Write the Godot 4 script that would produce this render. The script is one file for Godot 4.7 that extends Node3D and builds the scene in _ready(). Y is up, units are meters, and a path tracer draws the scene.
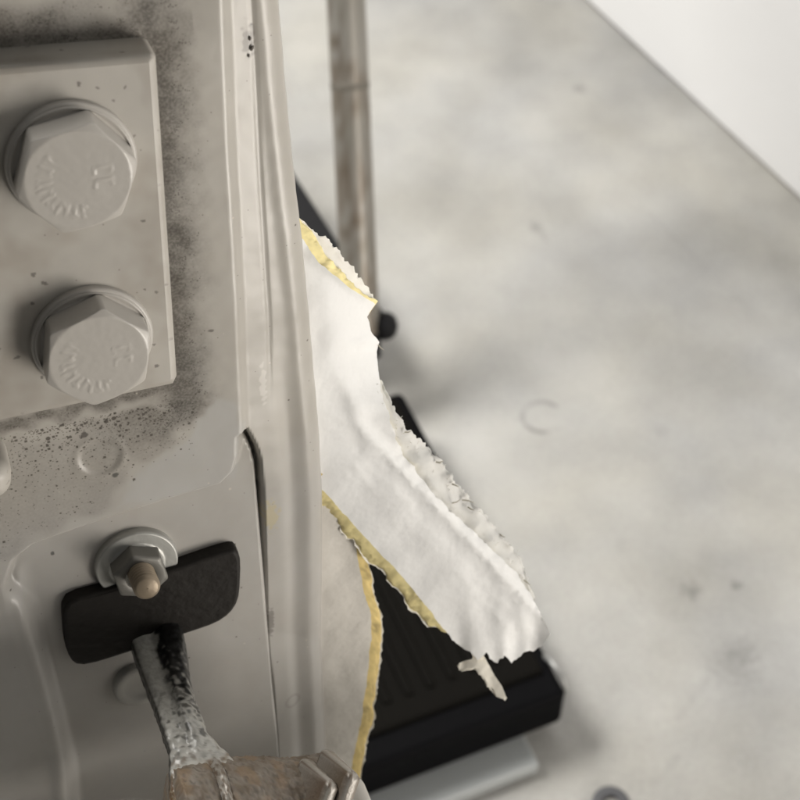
extends Node3D
# Close-up of a car door's hinge edge: painted steel, two hinge bolts, door check arm,
# torn foam-backed sheet, and a concrete floor with a broom, a flat black box and a white wall behind.

const FOV := 30.0
const PITCH := 50.0
const EYE := Vector3(0, 0.795, 0)
const MM := 0.001
var focal := 400.0 / tan(deg_to_rad(FOV / 2.0))      # focal length in pixels of the 800 pixel photograph
var fwd := Vector3(0, -sin(deg_to_rad(PITCH)), -cos(deg_to_rad(PITCH)))
var upv := Vector3(0, cos(deg_to_rad(PITCH)), -sin(deg_to_rad(PITCH)))
var door_n: Vector3      # the way the hinge face of the door points
var door_u: Vector3
var door_v: Vector3
var door_o: Vector3      # a point on the hinge face
var noise := FastNoiseLite.new()
var rng := RandomNumberGenerator.new()

# ------------------------------------------------------------------ positions
func ray(x: float, y: float) -> Vector3:
	return fwd + Vector3.RIGHT * ((x - 400.0) / focal) + upv * ((400.0 - y) / focal)

func at_depth(x: float, y: float, d: float) -> Vector3:
	return EYE + ray(x, y) * d

func on_floor(x: float, y: float, h := 0.0) -> Vector3:
	var r := ray(x, y)
	return EYE + r * ((h - EYE.y) / r.y)

func on_door(x: float, y: float, z := 0.0) -> Vector3:   # in the door's own axes, z metres proud of its face
	var r := ray(x, y)
	var t := (door_o + door_n * z - EYE).dot(door_n) / r.dot(door_n)
	var q := EYE + r * t - door_o
	return Vector3(q.dot(door_u), q.dot(door_v), z)

func on_door2(list: Array) -> PackedVector2Array:
	var out := PackedVector2Array()
	for p in list:
		var q := on_door(p[0], p[1], p[2] * MM if p.size() > 2 else 0.0)
		out.append(Vector2(q.x, q.y))
	return out

# ------------------------------------------------------------------ shape helpers
func n3(p: Vector3, f: float) -> float:
	return noise.get_noise_3d(p.x * f, p.y * f, p.z * f)

func n2(x: float, y: float, f: float) -> float:
	return noise.get_noise_2d(x * f, y * f)

func fbm2(x: float, y: float, f: float, oct := 3) -> float:
	var s := 0.0
	var a := 0.55
	for i in oct:
		s += a * n2(x + 31.7 * i, y - 17.3 * i, f)
		a *= 0.5
		f *= 2.1
	return s

func mesh_of(v: PackedVector3Array, idx: PackedInt32Array, uv := PackedVector2Array(), col := PackedColorArray()) -> ArrayMesh:
	var nor := PackedVector3Array()
	nor.resize(v.size())
	for k in range(0, idx.size(), 3):
		var a := idx[k]
		var b := idx[k + 1]
		var c := idx[k + 2]
		var f := (v[c] - v[a]).cross(v[b] - v[a])
		nor[a] += f
		nor[b] += f
		nor[c] += f
	for k in nor.size():
		nor[k] = nor[k].normalized() if nor[k].length_squared() > 0.0 else Vector3.UP
	var arr := []
	arr.resize(Mesh.ARRAY_MAX)
	arr[Mesh.ARRAY_VERTEX] = v
	arr[Mesh.ARRAY_NORMAL] = nor
	arr[Mesh.ARRAY_INDEX] = idx
	if uv.size():
		arr[Mesh.ARRAY_TEX_UV] = uv
	if col.size():
		arr[Mesh.ARRAY_COLOR] = col
	var m := ArrayMesh.new()
	m.add_surface_from_arrays(Mesh.PRIMITIVE_TRIANGLES, arr)
	return m

func patch(v: PackedVector3Array, nx: int, ny: int, wrap := false, flip := false, uv := PackedVector2Array(), col := PackedColorArray()) -> ArrayMesh:
	# rows of nx points; front side: x to the right and rows going up, seen from +z (flip turns it)
	var idx := PackedInt32Array()
	var last := nx if wrap else nx - 1
	for j in ny - 1:
		for i in last:
			var a := j * nx + i
			var b := j * nx + (i + 1) % nx
			var c := a + nx
			var d := b + nx
			if flip:
				idx.append_array([a, b, d, a, d, c])
			else:
				idx.append_array([a, d, b, a, c, d])
	return mesh_of(v, idx, uv, col)

func lathe(profile: Array, seg := 96, from := Vector3.ZERO, axis := Vector3.BACK, col_fn = null, wob := 0.0) -> ArrayMesh:
	# profile of [radius, height along axis]
	var side := axis.cross(Vector3.UP if absf(axis.y) < 0.9 else Vector3.RIGHT).normalized()
	var side2 := axis.cross(side)
	var v := PackedVector3Array()
	var col := PackedColorArray()
	for p in profile:
		for i in seg:
			var a := TAU * i / seg
			var dir := side * cos(a) + side2 * sin(a)
			var q: Vector3 = from + axis * p[1] + dir * p[0]
			if wob > 0.0:
				q += dir * n3(q, 900.0) * wob
			v.append(q)
			if col_fn != null:
				col.append(col_fn.call(q))
	return patch(v, seg, profile.size(), true, false, PackedVector2Array(), col)

func tube(path: Array, radii: Array, seg := 10, col_fn = null) -> ArrayMesh:
	var v := PackedVector3Array()
	var col := PackedColorArray()
	var side := Vector3.ZERO
	for k in path.size():
		var a: Vector3 = path[maxi(k - 1, 0)]
		var b: Vector3 = path[mini(k + 1, path.size() - 1)]
		var d := (b - a).normalized()
		if side == Vector3.ZERO:
			side = d.cross(Vector3.UP if absf(d.y) < 0.9 else Vector3.RIGHT).normalized()
		side = (side - d * side.dot(d)).normalized()
		var s2 := d.cross(side)
		for i in seg:
			var w := TAU * i / seg
			var q: Vector3 = path[k] + (side * cos(w) + s2 * sin(w)) * radii[k]
			v.append(q)
			if col_fn != null:
				col.append(col_fn.call(q))
	return patch(v, seg, path.size(), true, false, PackedVector2Array(), col)

func soft_box(size: Vector3, r: float) -> ArrayMesh:   # box with rounded edges, centred
	var st := SurfaceTool.new()
	st.begin(Mesh.PRIMITIVE_TRIANGLES)
	var n := 4
	var ticks: Array[float] = []
	for i in n + 1:
		ticks.append(-1.0 + sin(PI / 2 * i / n))
	for face in 6:
		var ax := face / 2
		var sg := 1.0 if face % 2 == 0 else -1.0
		var cs: Array = []
		for pass_ in 2:
			var half: float = size[(ax + 1 + pass_) % 3] / 2
			var l: Array[float] = []
			for t in ticks:
				l.append(-half + r * (1.0 + t))
			for i in range(n, -1, -1):
				l.append(half - r * (1.0 + ticks[i]))
			cs.append(l)
		for i in cs[0].size() - 1:
			for j in cs[1].size() - 1:
				var quad: Array = []
				for c in [[0, 0], [1, 0], [1, 1], [0, 1]]:
					var p := Vector3.ZERO
					p[ax] = sg * size[ax] / 2
					p[(ax + 1) % 3] = cs[0][i + c[0]]
					p[(ax + 2) % 3] = cs[1][j + c[1]]
					var core := p.clamp(-size / 2 + Vector3.ONE * r, size / 2 - Vector3.ONE * r)
					var nn := (p - core).normalized()
					quad.append([core + nn * r, nn])
				for t in ([0, 2, 1, 0, 3, 2] if sg > 0 else [0, 1, 2, 0, 2, 3]):
					st.set_normal(quad[t][1])
					st.add_vertex(quad[t][0])
	st.index()
	return st.commit()

func prism(poly: PackedVector2Array, z0: float, z1: float, r: float) -> ArrayMesh:
	# a plate whose outline lies in xy; the upper edge is rounded with radius r
	if not Geometry2D.is_polygon_clockwise(poly):
		poly.reverse()
	var v := PackedVector3Array()
	var rings := [[0.0, z0], [0.0, z1 - r], [0.12 * r, z1 - 0.55 * r], [0.4 * r, z1 - 0.18 * r], [r, z1]]
	var n := poly.size()
	for k in rings:
		var inner := poly
		if k[0] > 0.0:
			inner = PackedVector2Array()
			for i in n:
				var a := (poly[i] - poly[(i + n - 1) % n]).normalized()
				var b := (poly[(i + 1) % n] - poly[i]).normalized()
				var m := (Vector2(a.y, -a.x) + Vector2(b.y, -b.x)).normalized()
				inner.append(poly[i] + m * k[0] / maxf(0.5, m.dot(Vector2(a.y, -a.x))))
		for p in inner:
			v.append(Vector3(p.x, p.y, k[1]))
	var idx := PackedInt32Array()
	for j in rings.size() - 1:
		for i in n:
			var a := j * n + i
			var b := j * n + (i + 1) % n
			idx.append_array([a, b, b + n, a, b + n, a + n])
	var base := v.size()
	for i in n:
		v.append(v[(rings.size() - 1) * n + i])
	var top := PackedVector2Array()
	for i in n:
		top.append(Vector2(v[base + i].x, v[base + i].y))
	var tri := Geometry2D.triangulate_polygon(top)
	for t in range(0, tri.size(), 3):
		var a := tri[t]
		var b := tri[t + 1]
		var c := tri[t + 2]
		if (top[b] - top[a]).cross(top[c] - top[a]) > 0:
			idx.append_array([base + a, base + c, base + b])
		else:
			idx.append_array([base + a, base + b, base + c])
	return mesh_of(v, idx)

func seg_dist(p: Vector2, l: PackedVector2Array) -> float:   # distance to an open line, > 0 on the right of it as it runs down
	var best := 1e9
	var sgn := 1.0
	for k in l.size() - 1:
		var a := l[k]
		var ab := l[k + 1] - a
		var t := clampf((p - a).dot(ab) / ab.length_squared(), 0.0, 1.0)
		var d := p.distance_squared_to(a + ab * t)
		if d < best:
			best = d
			sgn = 1.0 if ab.cross(p - a) > 0.0 else -1.0
	return sqrt(best) * sgn

func poly_dist(p: Vector2, l: PackedVector2Array) -> float:   # < 0 inside
	var best := 1e9
	var inside := false
	var n := l.size()
	for k in n:
		var a := l[k]
		var b := l[(k + 1) % n]
		var ab := b - a
		var t := clampf((p - a).dot(ab) / ab.length_squared(), 0.0, 1.0)
		best = minf(best, p.distance_squared_to(a + ab * t))
		if (a.y > p.y) != (b.y > p.y) and p.x < (b.x - a.x) * (p.y - a.y) / (b.y - a.y) + a.x:
			inside = not inside
	return -sqrt(best) if inside else sqrt(best)

func smooth_line(list: Array, steps := 5, closed := false) -> Array:   # Catmull-Rom through points of 2 or 3 numbers
	var out := []
	var n := list.size()
	var last := n if closed else n - 1
	for k in last:
		for s in steps:
			var t := float(s) / steps
			var q := []
			for c in list[0].size():
				var p0: float = list[(k + n - 1) % n if closed else maxi(k - 1, 0)][c]
				var p1: float = list[k][c]
				var p2: float = list[(k + 1) % n][c]
				var p3: float = list[(k + 2) % n if closed else mini(k + 2, n - 1)][c]
				q.append(0.5 * (2 * p1 + (p2 - p0) * t + (2 * p0 - 5 * p1 + 4 * p2 - p3) * t * t + (3 * p1 - p0 - 3 * p2 + p3) * t * t * t))
			out.append(q)
	if not closed:
		out.append(list[n - 1])
	return out

# ------------------------------------------------------------------ scene helpers
func part(called: String, m: Mesh, mat: Material, parent: Node = self) -> MeshInstance3D:
	var o := MeshInstance3D.new()
	o.name = called
	o.mesh = m
	o.material_override = mat
	o.cast_shadow = GeometryInstance3D.SHADOW_CASTING_SETTING_ON
	parent.add_child(o, true)
	return o

func thing(called: String, label: String, category: String, place := Transform3D.IDENTITY, group := "") -> Node3D:
	var o := Node3D.new()
	o.name = called
	o.transform = place
	add_child(o, true)
	tag(o, label, category, group)
	return o

func tag(o: Node, label: String, category: String, group := "") -> void:
	o.set_meta("label", label)
	o.set_meta("category", category)
	if group:
		o.set_meta("group", group)

func lin(r: float, g: float, b: float) -> Color:
	return Color(r, g, b).linear_to_srgb()

func mat(c: Color, rough := 0.5, metal := 0.0, spec := 0.5) -> StandardMaterial3D:
	var m := StandardMaterial3D.new()
	m.albedo_color = c
	m.roughness = rough
	m.metallic = metal
	m.metallic_specular = spec
	return m

func painted(rough := 0.5, metal := 0.0) -> StandardMaterial3D:   # colour comes with the vertices
	var m := mat(Color.WHITE, rough, metal)
	m.vertex_color_use_as_albedo = true
	return m

func bump(m: StandardMaterial3D, freq: float, strength: float, scale: float, seed_ := 3, size := 256) -> StandardMaterial3D:
	var f := FastNoiseLite.new()
	f.seed = seed_
	f.noise_type = FastNoiseLite.TYPE_SIMPLEX_SMOOTH
	f.frequency = freq
	f.fractal_octaves = 4
	var img := f.get_seamless_image(size, size)
	img.convert(Image.FORMAT_RGBA8)
	img.bump_map_to_normal_map(strength)
	m.normal_enabled = true
	m.normal_texture = ImageTexture.create_from_image(img)
	m.normal_scale = 1.0
	m.uv1_triplanar = true
	m.uv1_scale = Vector3.ONE * scale
	return m

# ------------------------------------------------------------------ the scene
func _ready() -> void:
	noise.seed = 11
	noise.noise_type = FastNoiseLite.TYPE_SIMPLEX_SMOOTH
	noise.frequency = 1.0
	noise.fractal_type = FastNoiseLite.FRACTAL_NONE
	rng.seed = 5
	set_camera()
	set_light()
	var nc := Vector3(0.33, -0.55, 0.767).normalized()
	door_n = (Vector3.RIGHT * nc.x + upv * nc.y - fwd * nc.z).normalized()
	door_u = (Vector3.RIGHT - door_n * door_n.x).normalized()
	door_v = door_n.cross(door_u)
	door_o = at_depth(80, 180, 0.233)
	floor_and_wall()
	car_door()
	check_arm()
	car_pillar()
	torn_sheet()
	broom()
	black_box()
	floor_bits()

func set_camera() -> void:
	var cam := Camera3D.new()
	cam.name = "camera"
	add_child(cam)
	cam.transform = Transform3D(Basis(Vector3.RIGHT, upv, -fwd), EYE)
	var lens := CameraAttributesPhysical.new()
	lens.frustum_focal_length = 35.0 / 2.0 / tan(deg_to_rad(FOV / 2.0))
	lens.frustum_focus_distance = 0.262
	lens.exposure_aperture = 37.0
	lens.frustum_near = 0.02
	lens.frustum_far = 60.0
	cam.attributes = lens
	cam.fov = FOV
	cam.near = 0.02
	cam.far = 60.0
	cam.current = true

func set_light() -> void:
	var e := Environment.new()
	e.background_mode = Environment.BG_COLOR
	e.background_color = Color(0.29, 0.29, 0.288)
	e.tonemap_mode = Environment.TONE_MAPPER_LINEAR
	e.tonemap_exposure = 1.0
	e.sdfgi_enabled = true
	e.ssao_enabled = true
	e.ssil_enabled = true
	var w := WorldEnvironment.new()
	w.name = "environment"
	w.environment = e
	add_child(w)
	lamp("ceiling_lamp", Vector3(-1.6, 2.6, -1.3), Vector3(0.2, 0.0, -0.75), Vector2(1.3, 0.8), 14.0, Color(1.0, 0.99, 0.97), "white ceiling lamp panel hanging over the concrete floor beyond the car door", "lamp")
	lamp("added_fill_lamp", Vector3(0.92, 0.36, 0.50), Vector3(0, 0.6, -0.2), Vector2(0.5, 0.5), 1.22, Color(1.0, 0.972, 0.935), "unseen white fill panel added to light the car door hinge face", "lamp")  # added fill panel in place of light bounced off wall and floor

func lamp(called: String, pos: Vector3, target: Vector3, size: Vector2, energy: float, col: Color, label: String, category: String) -> void:
	var o := thing(called, label, category, Transform3D(Basis.looking_at(target - pos, Vector3.UP), pos))
	var hm := mat(Color(0.85, 0.85, 0.85), 0.5)
	var h := part("housing", soft_box(Vector3(size.x + 0.06, size.y + 0.06, 0.06), 0.008), hm, o)
	h.position.z = 0.035
	var dm := mat(Color(0.9, 0.9, 0.9), 0.6)
	dm.emission_enabled = true
	dm.emission = col
	dm.emission_energy_multiplier = 0.6
	part("lamp_diffuser", soft_box(Vector3(size.x, size.y, 0.006), 0.002), dm, o)
	var l := AreaLight3D.new()
	l.name = called + "_glow"
	l.area_size = size
	l.light_color = col
	l.light_energy = energy
	l.shadow_enabled = true
	l.area_range = 12.0
	l.area_attenuation = 2.0
	o.add_child(l)
	l.position.z = -0.012

func floor_and_wall() -> void:
	# concrete: trowel marks, pale and brownish blotches, fine grit and a few scuffs, 1.2 m to a texture
	var n := 720
	var data := PackedByteArray()
	data.resize(n * n * 3)
	var side := 1.25
	var x0 := -0.35
	var z0 := -1.45
	var ring := on_floor(541, 416)
	var scuffs := [[on_floor(690, 590), 0.006, 0.35], [on_floor(735, 584), 0.004, 0.35], [on_floor(578, 88), 0.006, 0.25], [on_floor(730, 663), 0.016, 0.22], [on_floor(536, 228), 0.006, 0.2], [on_floor(742, 650), 0.011, 0.15], [on_floor(620, 545), 0.006, 0.08], [on_floor(660, 430), 0.005, 0.12]]
	var lines := [[on_floor(712, 672), on_floor(676, 716), 0.10], [on_floor(676, 755), on_floor(655, 782), 0.12], [on_floor(530, 220), on_floor(545, 240), 0.18], [on_floor(650, 215), on_floor(770, 330), 0.06]]
	for j in n:
		for i in n:
			var x := x0 + side * i / n
			var z := z0 + side * j / n
			var big := fbm2(x, z, 4.5, 4)
			var mid := fbm2(x + 7.0, z * 1.2, 11.0, 4)
			var fine := n2(x, z, 240.0) * 0.5 + n2(x + 3.0, z, 520.0) * 0.5
			var warm := fbm2(x + 20.0, z - 4.0, 6.5, 3)
			var k := 0.312 + 0.11 * big + 0.035 * mid + 0.035 * fine
			var p := Vector2(x, z)
			for s in scuffs:
				var d: float = p.distance_to(Vector2(s[0].x, s[0].z)) / s[1] + n2(x, z, 180.0) * 0.5
				if d < 1.3:
					k *= 1.0 - s[2] * clampf(1.3 - d, 0.0, 1.0)
			for s in lines:
				var a := Vector2(s[0].x, s[0].z)
				var ab := Vector2(s[1].x, s[1].z) - a
				var d := p.distance_to(a + ab * clampf((p - a).dot(ab) / ab.length_squared(), 0.0, 1.0)) + n2(x, z, 90.0) * 0.002
				if d < 0.003:
					k *= 1.0 - s[2] * (1.0 - maxf(d, 0.0) / 0.003)
			var rp := p - Vector2(ring.x, ring.z)
			var rd := absf(rp.length() - 0.0135)
			if rd < 0.0025 and not (rp.x > 0.004 and absf(rp.y) < 0.009):
				k *= 1.0 - 0.45 * clampf(0.75 + 0.9 * n2(x, z, 60.0), 0.0, 1.2) * (1.0 - rd / 0.0025)
			var o := (j * n + i) * 3
			var w := clampf(0.5 + 0.9 * warm, 0.0, 1.0)
			var c := Color(k * (0.995 + 0.02 * w), k * 0.983, k * (0.953 - 0.05 * w)).linear_to_srgb()
			data[o] = clampi(int(c.r * 255.0), 0, 255)
			data[o + 1] = clampi(int(c.g * 255.0), 0, 255)
			data[o + 2] = clampi(int(c.b * 255.0), 0, 255)
	var fm := mat(Color.WHITE, 0.42, 0.0, 0.5)
	fm.albedo_texture = ImageTexture.create_from_image(Image.create_from_data(n, n, false, Image.FORMAT_RGB8, data))
	var f := 3.0
	var v := PackedVector3Array([Vector3(-f, 0, f), Vector3(f, 0, f), Vector3(-f, 0, -f), Vector3(f, 0, -f)])
	var uv := PackedVector2Array()
	for p in v:
		uv.append(Vector2((p.x - x0) / side, (p.z - z0) / side))
	var fl := part("floor", patch(v, 2, 2, false, false, uv), fm)
	fl.set_meta("kind", "structure")
	# the white wall stands along the line where it meets the floor
	var a := on_floor(585, 0)
	var b := on_floor(800, 200)
	var d := (b - a).normalized()
	var out := Vector3(d.z, 0, -d.x)       # away from the floor in view
	var wm := bump(mat(lin(0.89, 0.888, 0.89), 0.65), 0.03, 0.15, 3.0, 9)
	var wl := part("wall", soft_box(Vector3(5.0, 2.6, 0.12), 0.004), wm)
	wl.transform = Transform3D(Basis(d, Vector3.UP, d.cross(Vector3.UP)), (a + b) / 2 + Vector3(0, 1.3, 0) + out * 0.06)
	wl.set_meta("kind", "structure")

# ------------------------------------------------------------------ the car door
func car_door() -> void:
	var door := thing("car_door", "grey beige painted car door edge with bolted hinge plate and grimy corners", "car door", Transform3D(Basis(door_u, door_v, door_n), door_o))
	var upper := on_door2(smooth_line([[-160, -160], [216, -160], [224, 0], [230, 150], [238, 300], [243, 425], [243, 456], [238, 473], [223, 488], [170, 503], [100, 525], [36, 548], [18, 562], [10, 585], [13, 612], [24, 655], [42, 715], [60, 775], [68, 880], [-160, 880]], 1))
	var gap := on_door2(smooth_line([[246, 434], [255, 450], [262, 472], [267, 530], [272, 600], [278, 680], [285, 755], [293, 880]], 2))
	var sil := on_door2([[262, -160, -4], [279, 0, -4], [286, 80, -4], [296, 180, -4], [303, 240, -4], [312, 330, -4], [320, 420, -4], [326, 500, -4], [332, 640, -4], [338, 800, -4], [341, 880, -4]])
	var edge := on_door2([[216, -160], [224, 0], [230, 150], [238, 300], [243, 425], [247, 470], [262, 640], [275, 880]])
	var seam := on_door2([[252, -160], [254, 0], [258, 60], [264, 200], [272, 330], [274, 430]])
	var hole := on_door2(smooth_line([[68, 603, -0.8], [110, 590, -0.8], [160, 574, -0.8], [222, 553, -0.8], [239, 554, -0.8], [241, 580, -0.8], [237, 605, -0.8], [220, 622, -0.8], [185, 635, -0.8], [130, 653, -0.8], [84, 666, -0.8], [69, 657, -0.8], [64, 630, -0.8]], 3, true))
	var beadl := on_door2(smooth_line([[18, 580], [24, 615], [36, 660], [48, 700], [58, 740], [64, 790], [66, 880]], 2))
	var plug := on_door2([[100, 457]])[0]
	var disc := on_door2([[108, 872, -3]])[0]
	var disc_r := (on_door2([[200, 872, -3]])[0] - disc).length()
	var lo := on_door2([[-80, 870]])[0]
	var x_min := minf(lo.x, on_door2([[-80, -140]])[0].x)
	var x_max := 0.052
	var y_max := 0.058
	var y_min := -0.178
	var step := 0.00038
	var nx := int((x_max - x_min) / step)
	var ny := int((y_max - y_min) / step)
	var v := PackedVector3Array()
	var uv := PackedVector2Array()
	for j in ny:
		for i in nx:
			var p := Vector2(x_min + i * step, y_min + j * step)
			var h := 0.0
			var ds := -seg_dist(p, sil) if p.x > 0.02 else -0.02     # > 0 right of the outer edge
			ds = -ds if p.x > 0.02 else ds
			var d1 := poly_dist(p, upper)
			# upper face, with the pocket below it
			var in_hem := false
			if d1 > -0.0030:
				var de := seg_dist(p, edge)
				var dg := seg_dist(p, gap) if p.y < -0.045 else 1.0
				in_hem = p.x > 0.008 and (p.y > gap[0].y or dg > 0.0) and de > -0.004
				if in_hem:
					# turned edge of the door skin: a rounded step, a shallow channel, then the outer roll
					var s := clampf(d1, 0.0, 0.1)
					h -= 0.0011 * smoothstep(-0.0007, 0.0016, d1) + 0.16 * s
					var dm := absf(seg_dist(p, seam))
					h -= 0.00022 * exp(-pow(dm / 0.00032, 2.0)) * smoothstep(seam[5].y, seam[4].y, p.y)
					h += 0.00035 * exp(-pow((ds + 0.0032) / 0.0013, 2.0))
					h -= 0.0005 * exp(-pow((ds + 0.0066) / 0.0016, 2.0)) * smoothstep(-0.03, -0.07, p.y)
					if dg < 0.002 and p.y < gap[0].y + 0.001:
						h -= 0.0032 * (1.0 - smoothstep(0.0, 0.00055, absf(dg)))
				else:
					var left := smoothstep(-0.006, -0.022, p.x) * smoothstep(-0.078, -0.088, p.y)
					var w := lerpf(0.0008, 0.0062, left)
					h -= 0.0036 * smoothstep(-0.0015, w, d1)
					if dg > -0.002 and p.y < gap[0].y + 0.001:
						h -= 0.0034 * (1.0 - smoothstep(0.0001, 0.0006, absf(dg)))
			if p.y < -0.075 and p.x < 0.0:
				var db := absf(seg_dist(p, beadl))
				h += 0.0012 * exp(-pow(db / 0.0017, 2.0)) * smoothstep(beadl[0].y + 0.004, beadl[0].y - 0.006, p.y)
			if ds > -0.0022:        # the outer roll falls away steeply
				var q := ds + 0.0022
				h -= (0.0024 - sqrt(maxf(0.0, 0.0024 * 0.0024 - q * q))) if q < 0.0021 else 0.00124 + (q - 0.0021) * 5.5
			if p.y < -0.07:
				var dd := (p - disc).length() - disc_r
				h -= 0.0010 * (1.0 - smoothstep(-0.0012, 0.0004, dd)) if d1 > 0.004 else 0.0
			# a filled hole with a faint rim
			var r := (p - plug).length()
			h += 0.00010 * exp(-pow((r - 0.0042) / 0.0006, 2.0)) - 0.0002 * (1.0 - smoothstep(0.003, 0.0042, r))
			h += 0.00002 * n2(p.x, p.y, 260.0) + 0.00008 * n2(p.x, p.y, 70.0) + 0.0003 * n2(p.x, p.y, 22.0)
			v.append(Vector3(p.x, p.y, h))
			uv.append(Vector2((p.x - x_min) / (x_max - x_min), 1.0 - (p.y - y_min) / (y_max - y_min)))
	var pm := mat(Color.WHITE, 0.34, 0.0, 0.5)
	pm.albedo_texture = door_grime(Rect2(x_min, y_min, x_max - x_min, y_max - y_min))
	part("door_panel", patch(v, nx, ny, false, false, uv), pm, door)
	# hinge plate: thick steel with rounded edges, painted with the door
	var pc: PackedVector2Array = on_door2([[-110, 76, 7], [150, 55, 7], [157, 58, 7], [178, 378, 7], [174, 386, 7], [-110, 446, 7]])
	var pp := plate_paint(pc)
	part("hinge_plate", prism(pc, -0.001, 0.007, 0.0012), pp, door)
	var kn := part("hinge_knuckle", soft_box(Vector3(0.012, 0.0075, 0.012), 0.003), pp, door)
	kn.position = on_door(-28, 466, 0.004)
	kn.rotation.z = -0.2
	# the two bolts
	var bm := bump(mat(lin(0.397, 0.377, 0.347), 0.32, 0.0, 0.5), 0.03, 0.25, 30.0, 8)
	for b in [[71.0, 161.0, 91.0, 131.0, 78.0, 180.0, 1], [92.0, 338.0, 104.0, 317.0, 101.0, 352.0, 2]]:
		var c := on_door(b[0], b[1], 0.007)
		var t0 := on_door(b[2], b[3], 0.0135)
		var f0 := on_door(b[4], b[5], 0.0135)
		var bolt := part("bolt", bolt_head((t0 - f0).angle_to(Vector3.RIGHT), b[6]), bm, door)
		bolt.position = c
		var wa := part("washer", lathe([[0.0001, 0.0013], [0.0093, 0.0013], [0.0097, 0.0011], [0.0098, 0.0007], [0.0098, -0.0004]], 96, Vector3.ZERO, Vector3.BACK), bm, bolt)
		wa.rotation.x = 0.0
	# flange nuts that hold the door check, on their studs
	var zinc := bump(mat(lin(0.36, 0.36, 0.34), 0.42, 0.35), 0.05, 0.5, 40.0, 6)
	var zinc_dark := bump(mat(lin(0.16, 0.155, 0.14), 0.5, 0.3), 0.05, 0.5, 40.0, 6)
	var brass := bump(mat(lin(0.24, 0.195, 0.14), 0.45, 0.45), 0.05, 0.4, 40.0, 6)
	flange_nut(door, on_door(136, 561, -0.0032), 0.0079, 0.0115, zinc, zinc_dark, brass, on_door(150, 596, 0.0085) - on_door(138, 567, -0.0032))
	var cap := part("stud_cap", lathe([[0.0001, 0.0006], [0.003, 0.0006], [0.0034, 0.0013], [0.0047, 0.0013], [0.0053, 0.0008], [0.0054, -0.0006]], 64), mat(lin(0.33, 0.32, 0.295), 0.5), door)
	cap.position = on_door(139, 683, -0.0032)
	# near-black pad; its colour stands in for the dark slot round the arm
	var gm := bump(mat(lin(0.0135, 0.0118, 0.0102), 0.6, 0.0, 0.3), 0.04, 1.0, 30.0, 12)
	part("slot_pad", prism(hole, -0.0045, -0.0008, 0.0008), gm, door)
	# chipped paint on the seam and a few runs of old sealer on the outer roll
	var chip := painted(0.7)
	var crumbs := [[250, 38, 0.6], [252, 48, 0.8], [249, 56, 0.5]]
	var chips := part("paint_chips", crumb_mesh(crumbs, -0.0016), chip, door)
	chips.set_meta("kind", "stuff")

func crumb_mesh(list: Array, z: float) -> ArrayMesh:
	var v := PackedVector3Array()
	var idx := PackedInt32Array()
	var col := PackedColorArray()
	for c in list:
		var o := on_door(c[0], c[1], z)
		var base := v.size()
		for j in 5:
			for i in 8:
				var a := TAU * i / 8.0
				var e := PI * j / 4.0
				var q: Vector3 = Vector3(cos(a) * sin(e), sin(a) * sin(e) * 1.4, cos(e) * 0.5) * float(c[2]) * 0.0004
				q *= 1.0 + 0.5 * n3(o + q, 2600.0)
				v.append(o + q)
				col.append(Color(0.10, 0.09, 0.078))
		for j in 4:
			for i in 8:
				var a := base + j * 8 + i
				var b := base + j * 8 + (i + 1) % 8
				idx.append_array([a, b, b + 8, a, b + 8, a + 8])
	return mesh_of(v, idx, PackedVector2Array(), col)

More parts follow.
